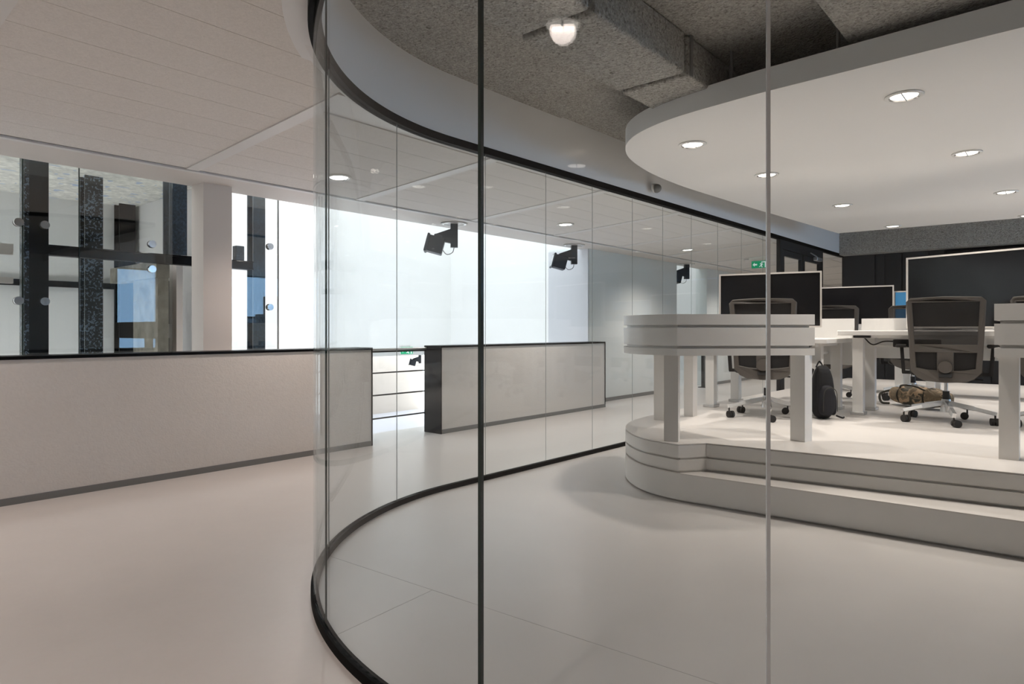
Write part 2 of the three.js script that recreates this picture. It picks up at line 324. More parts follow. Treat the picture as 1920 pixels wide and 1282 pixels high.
// ------------------------------------------------------------------ balustrades, column
function parapet(name, x0, x1, label) {
  const o = thing(name, label, 'balustrade', [x0, 0, -5.8]); const L = x1 - x0;
  part('panel', box(0.012, L - 0.012, 0, 0.995, 0.01, 0.28), M.wallWhite, o);
  part('cap', box(0, L, 0.995, 1.018, 0, 0.29), M.black, o);
  part('end_panel', box(0, 0.012, 0, 0.995, 0, 0.29), M.black, o);
  part('end_panel', box(L - 0.012, L, 0, 0.995, 0, 0.29), M.black, o);
  part('baseboard', box(0.012, L - 0.012, 0, 0.05, 0.28, 0.288), M.skirting, o);
  return o;
}
parapet('balustrade', -5, 4.175, 'long white solid balustrade with black cap in front of the glass lift');
parapet('balustrade', 5.14, 8.62, 'shorter white solid balustrade with a black end face beside the stair gap');
{
  const o = thing('stair_railing', 'thin black horizontal bars closing the gap between the two white balustrades', 'railing', [4.175, 0, -5.9]);
  for (const y of [0.22, 0.475, 0.72]) part('bar', box(0, 0.965, y, y + 0.014, 0.1, 0.12), M.blackMatt, o);
  part('top_rail', box(0, 0.965, 0.952, 0.97, 0.1, 0.12), M.blackMatt, o);
  part('handrail', cyl(V(0, 0.985, 0.13), V(0.965, 0.985, 0.13), 0.015), M.alu, o);
}
struct('wall_column', box(2.60, 2.86, -1.5, 2.52, -6.12, -5.88), M.cream, 'square cream column behind the long balustrade');

// ------------------------------------------------------------------ atrium
struct('wall_atrium_back', box(3.2, 9.7, 0.83, 7, -10.2, -10), M.atrium, 'bright white rear wall of the daylit atrium');
struct('wall_atrium_right', box(9.6, 9.8, -1.6, 7, -10, -6.77), M.atrium);
struct('wall_atrium_left', box(-5.2, -5, -1.6, 7, -11.2, -6.15), M.atrium);
struct('wall_lift_back', box(-5, 3.2, -1.6, 7, -9.2, -9), M.atrium, 'white wall behind the glass lift');
struct('wall_lift_right', box(3.1, 3.2, -1.6, 7, -9, -6.75), M.atrium);
struct('ceiling_lift', box(0.9, 3.1, 2.74, 2.86, -9, -7.05), M.skyPatchGlass, 'mottled glass roof over the glass lift with the sky painted as blue patches');
struct('wall_core', [box(8.82, 11.9, 0, 2.55, -6.77, -5.95)], M.wallGreen, 'pale green glass-clad wall between atrium and corridor');
struct('wall_core_end', box(8.80, 8.82, 0, 2.52, -6.77, -5.96), M.wallGrey);
struct('baseboard_core', box(8.82, 11.88, 0, 0.06, -5.95, -5.938), M.skirting);
struct('wall_corridor_far', box(13.3, 24, 0, 2.55, -6.2, -5.95), M.wallGreen);
struct('baseboard_far', box(13.32, 24, 0, 0.06, -5.95, -5.938), M.skirting);
struct('wall_lobby', [box(9.8, 16, -1.6, 7, -8.8, -8.6)], M.atrium, 'bright white wall seen through the opening beyond the core');
struct('floor_lobby', box(9.8, 16, -0.3, 0, -8.6, -6.15), M.floor);
struct('wall_lobby_right', box(14.6, 14.8, 0, 7, -8.6, -6.2), M.atrium);
struct('floor_landing', box(-5, 9.8, -1.9, -1.6, -11.2, -6.15), M.landing, 'grey lower floor of the atrium');
struct('floor_half_landing', box(3.4, 9.6, -0.75, -0.55, -11, -7.6), M.landing, 'grey half landing seen through the gap');
struct('wall_below', box(3.2, 9.7, -1.6, 0.70, -11.2, -11), M.beige, 'beige wall of the lower landing');
struct('trim_003', box(3.2, 9.7, 0.70, 0.83, -10.25, -9.98), M.alu, 'grey edge beam under the white atrium wall');

// ------------------------------------------------------------------ glass lift structure
function post(name, label, x, z, w, y0, y1, mat, mat2) {
  const o = thing(name, label, 'post', [x, y0, z]); const h = y1 - y0, t = 0.018;
  part('web', box(-0.008, 0.008, 0, h, -w / 2 + t, w / 2 - t), mat, o);
  part('flange', box(-w / 2, w / 2, 0, h, w / 2 - t, w / 2), mat, o);
  part('flange', box(-w / 2, w / 2, 0, h, -w / 2, -w / 2 + t), mat, o);
  if (mat2) part('side_plate', box(-w / 2 - 0.035, -w / 2, 0, h, -w / 2, w / 2), mat2, o);
  return o;
}
post('lift_post', 'wide black steel lift post with two round glass fixings', 1.522, -6.55, 0.135, -1.6, 4, M.black, M.steelSpeck);
post('lift_post', 'dark speckled steel lift post between two white panes left of the cream column', 2.20, -7.5, 0.16, -1.6, 2.74, M.steelSpeck);
post('lift_post', 'black lift post standing in the far corner of the shaft', 2.96, -8.86, 0.18, -1.6, 2.74, M.black);
post('lift_post', 'dark blue speckled lift post just left of the cream column', 2.63, -6.56, 0.16, 1.918, 4, M.blueSteel);
post('lift_post', 'dark blue steel post with two glass fixings right of the cream column', 3.485, -6.62, 0.135, -1.6, 4, M.blueSteel);
{
  const o = thing('lift_beam', 'thick black steel beam running behind the cream column at head height', 'beam', [1.6, 1.83, -6.56]);
  part('web', box(0, 1.80, 0.012, 0.075, -0.035, 0.035), M.black, o); part('flange', box(0, 1.80, 0.075, 0.088, -0.05, 0.05), M.black, o); part('flange', box(0, 1.80, 0, 0.012, -0.05, 0.05), M.black, o);
  part('junction_box', rbox(0.09, 0.15, 0.08, 0.006).translate(1.66, 0.165, 0.0), M.steelSpeck, o);
  const q = thing('lift_beam', 'thin black beam across the back of the lift shaft', 'beam', [0.7, 1.70, -8.95]);
  part('web', box(0, 2.17, 0, 0.07, -0.03, 0.03), M.black, q);
  const p = thing('lift_beam', 'beam coloured beige as its lit face at the left picture edge beside the wide black post', 'beam', [0.2, 1.83, -6.75]);  // beige stands in for the lit face of the black beam
  part('web', box(0, 1.2, 0, 0.09, -0.03, 0.03), M.cream, p); part('lower_bar', box(0, 1.2, -0.24, -0.19, -0.03, 0.03), M.cream, p);
  const r = thing('reflected_upright', 'beige upright built as the column reflection at the left picture edge', 'post', [1.27, -1.6, -6.75]);  // added upright stands in for the column reflection in the lift glass
  part('upright', box(-0.035, 0.03, 0, 5.0, -0.03, 0.03), M.cream, r);
}
{
  const o = thing('lift_car_frame', 'mottled concrete pier and lintel inside the glass lift shaft', 'pier', [2.5, -1.6, -7.25]);
  part('pier', box(0, 0.1, 0, 3.3, 0, 0.62), M.concrete, o);
  part('lintel', box(-0.02, 0.1, 3.3, 3.46, -0.6, 0.64), M.concrete, o);
  part('pier', box(0.2, 0.26, 0, 3.45, 0.38, 0.55), M.cream, o);
  part('door_panel', box(0.24, 0.26, 0, 3.3, -0.2, 0.38), M.blackMatt, o);
  part('control_box', box(0.15, 0.2, 2.72, 2.86, 0.36, 0.44), M.alu, o);
}
{
  const o = thing('lift_glazing', 'point-fixed glass screen of the lift shaft behind the balustrade', 'glass', [0, -1.6, -6.42]);
  for (const [a, b] of [[0.1, 1.392], [1.402, 1.788], [1.794, 2.55], [2.92, 3.62]]) part('pane', box(a, b, 0, 5.6, -0.006, 0.006), M.glassLift, o);
  part('joint', box(1.392, 1.402, 0, 5.6, -0.008, 0.008), M.seam, o);
  part('joint', box(1.788, 1.794, 0, 5.6, -0.008, 0.008), M.seam, o);
  part('joint', box(3.62, 3.632, 0, 5.6, -0.008, 0.008), M.seamThin, o);
  for (const [x, y] of [[1.545, 2.065], [1.545, 1.435], [1.37, 2.065], [1.37, 1.435], [3.53, 2.08], [3.53, 1.44], [2.37, 1.99], [2.37, 1.76]]) {
    const f = part('glass_fixing', [cyl(V(x, y + 1.6, 0.006), V(x, y + 1.6, 0.022), 0.036, 0.033, 28), cyl(V(x, y + 1.6, 0.022), V(x, y + 1.6, 0.026), 0.012)], M.chrome, o);
    part('pin', [cyl(V(x, y + 1.6, -0.055), V(x, y + 1.6, -0.006), 0.01), cyl(V(x, y + 1.6, -0.022), V(x, y + 1.6, -0.006), 0.034, 0.034, 24)], M.blackMatt, f);
  }
}

// ------------------------------------------------------------------ downlights
function downlight(label, x, y, z, cd, color, group, tilt = 0, angle = 1.22, r = 0.1) {
  const o = thing('downlight', label, 'downlight', [x, y, z], 0, group); o.rotation.x = tilt;
  part('trim_ring', lathe([[r * 0.90, -0.010], [r * 1.06, -0.012], [r * 1.12, -0.006], [r * 1.12, 0.0], [r * 0.90, 0.0]], 40), M.white, o);
  part('reflector', lathe([[r * 0.90, -0.009], [r * 0.78, -0.002], [r * 0.78, 0.0], [r * 0.90, 0.0]], 40), M.reflector, o);
  part('lamp_lens', lathe([[0.0001, -0.0045], [r * 0.78, -0.003], [r * 0.78, 0.0], [0.0001, 0.0]], 32), M.lampGlow, o);
  part('cross_bar', box(-r * 0.86, r * 0.86, -0.011, -0.008, -0.004, 0.004), M.alu, o);
  const l = new THREE.SpotLight(color, cd, 0, angle, 0.8, 2); l.position.set(0, -0.03, 0); l.target.position.set(0, -1, 0); l.castShadow = true; l.shadow.radius = 3;
  l.name = 'downlight_lamp'; o.add(l); o.add(l.target);
  return o;
}
const slopeY = (z) => 2.65 + 0.051 * (z + 3.3) - 0.006;
const CORR = [[-3.4, 'corridor ceiling downlight behind the camera beside the long balustrade'], [0.02, 'corridor ceiling downlight left of the picture above the long balustrade'], [3.38, 'corridor ceiling downlight near the left end of the curved glass'], [6.79, 'corridor ceiling downlight between the two floodlights'], [10.3, 'corridor ceiling downlight in front of the pale green wall'], [13.7, 'corridor ceiling downlight beyond the glazed double door'], [17.1, 'far corridor ceiling downlight past the exit sign'], [20.5, 'farthest corridor ceiling downlight']];
for (const [x, l] of CORR) downlight(l, x, slopeY(-4.95) - 0.002, -4.95, x > 6 ? LAMP.corridor * 1.6 : LAMP.corridor, WARM, 'corridor ceiling downlights', -0.051);
downlight('corridor ceiling downlight above the camera mirrored in the near glass', 0.06, 2.65, -1.1, LAMP.corridor, WARM, 'corridor ceiling downlights');
downlight('corridor ceiling downlight behind the camera', -2.6, 2.65, -1.1, LAMP.corridor, WARM, 'corridor ceiling downlights');
struct('ceiling_002', [prism([[-5, -1.0], [1.25, -1.0], [1.25, -0.6], [1.45, -0.3], [1.75, 0.2], [2.05, 0.7], [2.2, 1.4], [2.24, 2.4], [2.26, 6.95], [-5, 6.95]], 2.656, 2.70)], M.plank);

// ------------------------------------------------------------------ floating canopy over the platform
const CANOPY_Y = 2.72;
{
  const o = thing('ceiling_canopy', 'large white rounded canopy hung over the desk platform', 'canopy', [4.2, CANOPY_Y, -1]);
  const ctrl = [[4.16, 4.6], [4.10, 3], [4.12, 1.2], [4.15, -0.19], [4.18, -1.0], [4.22, -1.7], [4.33, -2.3], [4.55, -2.68], [4.90, -2.92], [5.45, -3.07], [6.2, -3.13], [7.2, -3.09], [8.5, -3.0], [10, -2.88], [11.1, -2.80]];
  const cv = new THREE.CatmullRomCurve3(ctrl.map(([x, z]) => V(x - 4.2, 0, z + 1))).getPoints(160).map((v) => [v.x, v.z]);
  const plan = [...cv, [7.25, 5.6], [0.0, 5.6]];
  part('panel', prism(plan, 0, 0.15, 0.3), M.canopy, o);
  for (const [x, z] of [[4.38, -1.78], [4.36, -1.10], [7, -2.6], [9, -2.5]]) part('hanger_rod', cyl(V(x - 4.2, 0.15, z + 1), V(x - 4.2, 0.415, z + 1), 0.011, 0.011, 10), M.skirting, o);
}
const canLights = [[5.0, -2.36], [6.45, -2.27], [8.63, -2.13], [10.85, -2.0], [4.86, -0.83], [6.78, -0.69], [8.98, -0.56], [11.0, -0.45], [4.95, 0.95], [6.9, 1.0], [9.0, 1.05], [11.0, 1.1], [11.0, 2.8]];
const canNames = ['downlight at the rounded left end of the white canopy', 'second downlight of the canopy row nearest the glass', 'third downlight of the canopy row nearest the glass', 'farthest downlight of the canopy row nearest the glass', 'largest downlight in the front of the white canopy', 'second downlight of the inner canopy row', 'third downlight of the inner canopy row', 'farthest downlight of the inner canopy row'];
canLights.forEach(([x, z], i) => downlight(canNames[i] ?? 'canopy downlight right of the picture', x, CANOPY_Y - 0.002, z, LAMP.canopy, NEUTRAL, 'downlights in the white canopy', 0, 1.10));

// ------------------------------------------------------------------ ducts under the sprayed ceiling
{
  const o = thing('air_duct', 'boxy grey sprayed air duct with dark flange joints left of the canopy', 'duct', [2.3, 2.85, -2.14]);
  let x = -0.75;
  for (const x1 of [0.53, 1.62, 2.75, 3.9]) { part('duct_section', toUv(rbox(x1 - x - 0.045, 0.268, 0.5, 0.02).translate((x + x1) / 2, 0.134, 0)), M.rough, o); x = x1; }
  for (const j of [0.53, 1.62, 2.75]) part('flange', [box(j - 0.022, j + 0.022, 0.045, 0.262, -0.205, 0.205)], M.rough, o);
  for (const j of [1.66, 2.3]) part('hanger_strap', box(j, j + 0.03, 0.0, 0.27, 0.25, 0.262), M.skirting, o);
  const q = thing('air_duct', 'wide grey sprayed air duct right of the hanger rods above the canopy', 'duct', [3.2, 2.925, -0.35]);
  part('duct_section', toUv(rbox(1.85, 0.165, 1.36, 0.02).translate(0.25, 0.0825, 0)), M.rough, q);
  part('duct_section', toUv(rbox(4.0, 0.165, 1.36, 0.02).translate(3.2, 0.0825, 0)), M.rough, q);
  part('flange', box(1.176, 1.199, 0.03, 0.16, -0.65, 0.65), M.rough, q);
}
function toUv(g) { return metric(g); }

// ------------------------------------------------------------------ platform
{
  const o = thing('platform', 'raised white platform with rounded end and recessed steps', 'platform', [4.2, 0, -2.1]);
  const R = (pts) => pts.map(([x, z]) => [x - 4.2, z + 2.1]);
  const end = new THREE.CatmullRomCurve3([[4.205, -2.09], [4.225, -2.22], [4.28, -2.40], [4.40, -2.57], [4.61, -2.755], [4.95, -2.92], [5.45, -3.0], [6.4, -3.02]].map(([x, z]) => V(x, 0, z))).getPoints(60).map((v) => [v.x, v.z]);
  const shrink = (pts, d) => pts.map(([x, z], i) => { const a = pts[Math.max(0, i - 1)], b = pts[Math.min(pts.length - 1, i + 1)], l = Math.hypot(b[0] - a[0], b[1] - a[1]); return [x - (b[1] - a[1]) / l * d, z + (b[0] - a[0]) / l * d]; });
  const frontX = (z) => 4.205 + (z + 2.09) * 0.062, innerX = (z) => 4.385 + (z + 1.965) * 0.125;
  const Z1 = 5.2;
  const backPts = [[11.9, -2.85], [11.9, Z1]];
  // lower course all round, then the upper courses that step back at the front
  const toe = 0.028;
  const full = (d) => [...shrink(end, d), [11.9 - d, -2.85 + d], [11.9 - d, Z1], [frontX(Z1) + d, Z1]];
  const upper = (d) => [...shrink(end, d), [11.9 - d, -2.85 + d], [11.9 - d, Z1], [innerX(Z1) + d, Z1], [innerX(-1.965) + d, -1.965 + 0.0]];
  part('toe_recess', prism(R(full(toe)), 0, 0.014), M.whiteSatin, o);
  part('riser', prism(R(full(0)), 0.014, 0.193), M.whiteSatin, o);
  part('tread', prism(R(full(0)), 0.193, 0.2), M.platTop, o);
  part('groove', prism(R(upper(0.022)), 0.2, 0.215), M.whiteSatin, o);
  part('riser', prism(R(upper(0)), 0.215, 0.29), M.whiteSatin, o);
  part('groove', prism(R(upper(0.022)), 0.29, 0.306), M.whiteSatin, o);
  part('riser', prism(R(upper(0)), 0.306, 0.391), M.whiteSatin, o);
  part('deck_edge', prism(R(upper(0.008)), 0.391, 0.394), M.whiteSatin, o);
  part('deck', prism(R(upper(0)), 0.394, 0.4), M.platTop, o);
}

// ------------------------------------------------------------------ counters on the platform edge
function counter(name, label, plan, posts, y0, heights) {
  const o = thing(name, label, 'counter', [plan[0][0], y0, plan[0][1]]), [ox, oz] = plan[0], L = (p) => p.map(([x, z]) => [x - ox, z - oz]);
  const inset = (pts, d) => {                                    // every side moved inwards by d
    let area = 0; pts.forEach(([x, z], i) => { const [u, w] = pts[(i + 1) % pts.length]; area += x * w - u * z; });
    const sg = Math.sign(area), n = pts.length;
    const nrm = (p, q) => { const l = Math.hypot(q[0] - p[0], q[1] - p[1]) || 1; return [-(q[1] - p[1]) / l * sg, (q[0] - p[0]) / l * sg]; };
    return pts.map((p, i) => { const m = nrm(pts[(i + n - 1) % n], p), k = nrm(p, pts[(i + 1) % n]), f = Math.max(0.4, 1 + m[0] * k[0] + m[1] * k[1]); return [p[0] + (m[0] + k[0]) / f * d, p[1] + (m[1] + k[1]) / f * d]; });
  };
  const [a, b, c, d] = heights;
  part('lower_fascia', prism(L(plan), a, b - 0.012, 0.3), M.whiteSatin, o);
  part('middle_fascia', prism(L(plan), b + 0.008, c - 0.011, 0.3), M.whiteSatin, o);
  part('top_fascia', prism(L(plan), c + 0.009, d, 0.3), M.whiteSatin, o);
  part('shadow_gap', prism(L(inset(plan, 0.028)), b - 0.012, b + 0.008), M.whiteSatin, o);
  part('shadow_gap', prism(L(inset(plan, 0.028)), c - 0.011, c + 0.009), M.whiteSatin, o);
  for (const [x, z, w, dp, t] of posts) part('leg', box(-w / 2, w / 2, 0, a, -dp / 2, dp / 2).rotateY(t).translate(x - ox, 0, z - oz), M.whiteSatin, o);
  return o;
}
{
  const outer = new THREE.CatmullRomCurve3([[5.75, -2.92], [5.3, -2.93], [4.95, -2.90], [4.66, -2.80], [4.45, -2.65], [4.31, -2.45], [4.25, -2.27], [4.235, -2.115]].map(([x, z]) => V(x, 0, z))).getPoints(48).map((v) => [v.x, v.z]);
  const plan = [...outer, [4.96, -1.405], [5.10, -1.54], [4.72, -2.0], [4.9, -2.5], [5.75, -2.6]];
  counter('counter', 'rounded white three-band counter at the left end of the platform', plan, [[4.325, -2.2, 0.11, 0.10, 0.35], [4.93, -1.49, 0.10, 0.11, -0.2], [5.26, -2.77, 0.10, 0.11, 0], [5.68, -2.70, 0.09, 0.09, 0]], 0.4, [0.618, 0.68, 0.828, 0.912]);
  const plan2 = [[5.0, -0.37], [5.0, 3.6], [5.3, 3.6], [5.3, -0.37]];
  counter('counter', 'white three-band counter at the right picture edge', plan2, [[5.10, -0.30, 0.13, 0.10, 0], [5.2, 1.4, 0.13, 0.10, 0], [5.2, 3.3, 0.13, 0.10, 0]], 0.4, [0.632, 0.70, 0.85, 0.962]);
}

// ------------------------------------------------------------------ desks
function desk(label, x0, x1, z0, z1, top, panelTop) {
  const o = thing('desk', label, 'desk', [x0, 0.4, z0]), w = x1 - x0, l = z1 - z0, t = top - 0.4;
  part('desktop', rbox(w, 0.045, l, 0.008).translate(w / 2, t - 0.0225, l / 2), M.desk, o);
  part('under_frame', [box(0.08, w - 0.08, t - 0.075, t - 0.028, 0.12, 0.16), box(0.08, w - 0.08, t - 0.075, t - 0.028, l - 0.16, l - 0.12), box(0.1, 0.14, t - 0.07, t - 0.028, 0.16, l - 0.16)], M.desk, o);
  for (const [a, b] of [[0.2, 0.14], [w - 0.2, 0.14], [0.2, l - 0.14], [w - 0.2, l - 0.14]]) {
    const leg = part('leg', box(a - 0.04, a + 0.04, 0.03, t - 0.028, b - 0.045, b + 0.045), M.desk, o);
    part('foot', rbox(0.14, 0.03, 0.12, 0.006).translate(a, 0.015, b), M.alu, leg);
  }
  part('cable_tray', box(w * 0.55, w * 0.75, t - 0.16, t - 0.14, 0.2, l - 0.2), M.desk, o);
  part('power_box', rbox(0.10, 0.07, 0.36, 0.01).translate(0.16, t - 0.115, Math.min(0.62, l / 2)), M.blackMatt, o);
  part('switch_pad', rbox(0.06, 0.025, 0.14, 0.008).translate(0.06, t - 0.055, 0.2), M.blackMatt, o);
  part('cable', tube([V(0.12, t - 0.06, 0.2), V(0.14, t - 0.13, 0.27), V(0.16, t - 0.10, 0.36), V(0.16, t - 0.1, 0.45)], 0.006), M.rubber, o);
  part('screen_panel', box(w - 0.03, w, t - 0.28, panelTop - 0.4, 0.02, l - 0.02), M.white, o);
  return o;
}
desk('near white sit-stand desk in front of the largest monitor', 6.62, 7.50, -1.68, 0.45, 1.195, 1.318);
desk('lower white desk left, behind the rounded counter', 6.30, 7.36, -3.0, -1.68, 1.12, 1.318);
desk('white desk of the second row behind the near desk', 9.1, 9.95, -1.45, 0.45, 1.13, 1.30);
desk('white desk of the second row next to the glass', 9.1, 9.95, -2.9, -1.5, 1.12, 1.30);

// ------------------------------------------------------------------ monitors
function monitor(label, x, z, turn, w, h, topY, deskY, sheenFields) {
  const o = thing('monitor', label, 'monitor', [x, deskY, z], turn), y1 = topY - deskY, y0 = y1 - h;
  part('housing', rbox(0.03, h, w, 0.006).translate(0.015, (y0 + y1) / 2, 0), M.blackMatt, o);
  part('bezel', [box(-0.012, 0.004, y1 - 0.012, y1 + 0.004, -w / 2 - 0.004, w / 2 + 0.004), box(-0.012, 0.004, y0 - 0.004, y0 + 0.012, -w / 2 - 0.004, w / 2 + 0.004), box(-0.012, 0.004, y0 + 0.012, y1 - 0.012, -w / 2 - 0.004, -w / 2 + 0.012), box(-0.012, 0.004, y0 + 0.012, y1 - 0.012, w / 2 - 0.012, w / 2 + 0.004)], M.bezel, o);
  part('screen', box(-0.004, -0.001, y0 + 0.012, y1 - 0.012, -w / 2 + 0.012, w / 2 - 0.012), M.screen, o);
  if (sheenFields) for (const [a, b, c, d, mat] of sheenFields) part('painted_sheen', box(-0.0052, -0.004, y0 + h * c, y0 + h * d, -w / 2 + w * a, -w / 2 + w * b), mat, o);  // glowing patches painted as the window reflection
  part('stand', [box(0.04, 0.08, 0.015, y0 + h * 0.6, -0.04, 0.04), rbox(0.22, 0.015, 0.34, 0.005).translate(0.05, 0.0075, 0)], M.alu, o);
  return o;
}
monitor('wide dark monitor behind the rounded counter, left of the largest screen', 6.68, -2.33, 0.25, 0.96, 0.545, 1.775, 1.12);
monitor('dark monitor of the second row between the left and the largest screen', 9.35, -2.18, 0.15, 0.92, 0.50, 1.765, 1.12);
monitor('small monitor with a painted blue window sheen just left of the largest screen', 9.5, -1.33, 0.1, 0.80, 0.45, 1.69, 1.13, [[0.02, 0.42, 0.03, 0.97, M.sheenBlue], [0.44, 0.62, 0.5, 0.97, M.sheenViolet], [0.44, 0.98, 0.03, 0.48, M.sheenBlue], [0.64, 0.98, 0.5, 0.97, M.sheenBlue]]);
monitor('largest dark monitor at the right, above the near desk', 7.15, -0.59, -0.30, 1.34, 0.68, 1.90, 1.195);

// ------------------------------------------------------------------ office chairs
function makeChair(label, [x, y, z], turn) {
  const o = thing('office_chair', label, 'chair', [x, y, z], turn, 'mesh-backed office chairs');
  // five-star base and castors
  part('hub', [cyl(V(0, 0.09, 0), V(0, 0.20, 0), 0.045, 0.034, 24)], M.alu, o);
  for (let k = 0; k < 5; k++) {
    const a = k * Math.PI * 2 / 5 + 0.45, c = Math.cos(a), s = Math.sin(a);
    const leg = part('base_leg', [bar(V(c * 0.03, 0.165, s * 0.03), V(c * 0.20, 0.132, s * 0.20), 0.050, 0.036), bar(V(c * 0.19, 0.134, s * 0.19), V(c * 0.355, 0.098, s * 0.355), 0.040, 0.028)], M.polished, o);
    const cx = c * 0.345, cz = s * 0.345, t = k * 1.3, wx = Math.cos(t) * 0.012, wz = Math.sin(t) * 0.012, ox = Math.sin(t) * 0.02, oz = -Math.cos(t) * 0.02;
    part('castor', [cyl(V(cx + ox - wx * 2.2, 0.031, cz + oz - wz * 2.2), V(cx + ox - wx * 0.4, 0.031, cz + oz - wz * 0.4), 0.031, 0.031, 20), cyl(V(cx + ox + wx * 0.4, 0.031, cz + oz + wz * 0.4), V(cx + ox + wx * 2.2, 0.031, cz + oz + wz * 2.2), 0.031, 0.031, 20), cyl(V(cx, 0.03, cz), V(cx, 0.09, cz), 0.007)], M.rubber, leg);
  }
  part('gas_lift', cyl(V(0, 0.19, 0), V(0, 0.27, 0), 0.026), M.blackMatt, o);
  part('lift_rod', cyl(V(0, 0.26, 0), V(0, 0.40, 0), 0.014), M.chrome, o);
  part('mechanism', [rbox(0.26, 0.06, 0.17, 0.015).translate(-0.02, 0.385, 0), cyl(V(0.02, 0.385, 0.08), V(0.02, 0.37, 0.26), 0.008), bar(V(-0.12, 0.39, 0), V(-0.27, 0.42, 0), 0.09, 0.03)], M.blackMatt, o);
  const seat = rbox(0.50, 0.075, 0.52, 0.035, 4).translate(0.05, 0.445, 0);
  part('seat', seat, M.chairSeat, o);
  // back: frame with an upper mesh field and two lower windows either side of a spine
  const top = 1.065, bot = 0.36, bx = (y) => -0.235 - 0.13 * (y - bot) / (top - bot), w = (y) => 0.247 + 0.028 * (y - bot) / (top - bot);
  const bend = (g) => { const p = g.attributes.position; for (let i = 0; i < p.count; i++) { const yy = p.getY(i), zz = p.getZ(i); p.setX(i, p.getX(i) + bx(yy) + 0.45 * zz * zz + 0.03 * Math.sin((yy - bot) * 4)); } g.computeVertexNormals(); return clean(g); };
  const outline = (pts, step = 0.03) => { const q = []; pts.forEach((a, i) => { const b = pts[(i + 1) % pts.length], n = Math.max(1, Math.ceil(Math.hypot(b[0] - a[0], b[1] - a[1]) / step)); for (let k = 0; k < n; k++) q.push(new THREE.Vector2(a[0] + (b[0] - a[0]) * k / n, a[1] + (b[1] - a[1]) * k / n)); }); return q; };
  const rr = 0.03;
  const sh = new THREE.Shape(outline([[-w(bot) + 0.05, bot + 0.035], [-0.14, bot + 0.010], [0, bot], [0.14, bot + 0.010], [w(bot) - 0.05, bot + 0.035], [w(bot), bot + 0.09], [w(top), top - rr], [w(top) - rr, top], [0, top + 0.008], [-w(top) + rr, top], [-w(top), top - rr], [-w(bot), bot + 0.09]]));
  const f = 0.036;
  sh.holes.push(new THREE.Path(outline([[-w(0.66) + f, 0.675], [w(0.66) - f, 0.675], [w(top) - f, top - 0.03], [-w(top) + f, top - 0.03]])));
  for (const s of [-1, 1]) sh.holes.push(new THREE.Path(outline([[s * 0.055, 0.455], [s * 0.13, 0.460], [s * (w(bot) - f), 0.475], [s * (w(0.6) - f), 0.615], [s * 0.055, 0.615]])));
  part('back_frame', bend(new THREE.ExtrudeGeometry(sh, { depth: 0.024, bevelEnabled: true, bevelThickness: 0.004, bevelSize: 0.004, bevelSegments: 1 }).rotateY(Math.PI / 2)), M.chairFrame, o);
  const sheet = new THREE.PlaneGeometry(0.50, 0.41, 12, 10).rotateY(-Math.PI / 2).translate(0.012, 0.85, 0);
  part('back_mesh', bend(sheet), M.chairMesh, o);
  part('lower_mesh', bend(new THREE.PlaneGeometry(0.47, 0.19, 12, 6).rotateY(-Math.PI / 2).translate(0.016, 0.54, 0)), M.chairSeat, o);
  part('lumbar_knob', [cyl(V(bx(0.5) - 0.022, 0.49, 0), V(bx(0.5) + 0.02, 0.49, 0), 0.05, 0.055, 28)], M.chairFrame, o);
  for (const s of [-1, 1]) {
    const arm = part('armrest', rbox(0.25, 0.03, 0.085, 0.013, 3).translate(0.03, 0.66, s * 0.33), M.rubber, o);
    part('arm_post', [bar(V(-0.02, 0.42, s * 0.315), V(-0.02, 0.65, s * 0.33), 0.028, 0.055), bar(V(-0.02, 0.425, s * 0.2), V(-0.02, 0.425, s * 0.325), 0.05, 0.028)], M.chairSeat, arm);
  }
  return o;
}
const chair = makeChair('dark mesh-backed office chair half hidden behind the rounded counter', [6.05, 0.4, -2.13], 0.22);
copyOf(chair, 'dark mesh-backed office chair standing free at the right, the largest one', [6.74, 0.4, -0.835], 0.10);
copyOf(chair, 'office chair under the desks beside the dark backpack', [8.15, 0.4, -2.1], 0.15);
copyOf(chair, 'office chair under the desks behind the camouflage bag', [8.6, 0.4, -1.38], 0.3);
copyOf(chair, 'office chair mostly hidden by the right-hand counter post', [6.85, 0.4, -0.02], -0.35);

// ------------------------------------------------------------------ bags
{
  const o = thing('backpack', 'dark navy backpack standing on the platform beside the counter leg', 'backpack', [6.30, 0.4, -1.72], 0.7); o.scale.set(0.82, 1, 0.70);
  const body = superblob(0.22, 0.48, 0.27, 3).translate(0, 0.24, 0); const p = body.attributes.position;
  for (let i = 0; i < p.count; i++) { const k = p.getY(i) / 0.48; p.setX(i, p.getX(i) * (1.05 - 0.35 * k * k)); p.setZ(i, p.getZ(i) * (1.02 - 0.22 * k * k)); }
  body.computeVertexNormals();
  part('body', body, M.bagDark, o);
  part('front_pocket', superblob(0.12, 0.27, 0.21, 3).translate(-0.09, 0.17, 0), M.bag, o);
  part('side_pocket', superblob(0.15, 0.2, 0.07, 3).translate(0.0, 0.13, 0.125), M.bag, o);
  part('top_handle', tube([V(0.06, 0.46, -0.05), V(0.07, 0.51, 0), V(0.06, 0.46, 0.05)], 0.009), M.bagDark, o);
  for (const s of [-1, 1]) part('shoulder_strap', tube([V(0.11, 0.44, s * 0.06), V(0.16, 0.34, s * 0.08), V(0.17, 0.2, s * 0.09), V(0.13, 0.06, s * 0.12)], 0.014), M.bagDark, o);
  part('loose_strap', tube([V(-0.05, 0.03, 0.15), V(-0.06, 0.012, 0.22), V(0.0, 0.010, 0.28)], 0.008), M.bagDark, o);
  part('zip', tube([V(-0.185, 0.08, -0.09), V(-0.19, 0.26, -0.07), V(-0.188, 0.29, 0), V(-0.19, 0.26, 0.07), V(-0.185, 0.08, 0.09)], 0.004), M.strap, o);
}
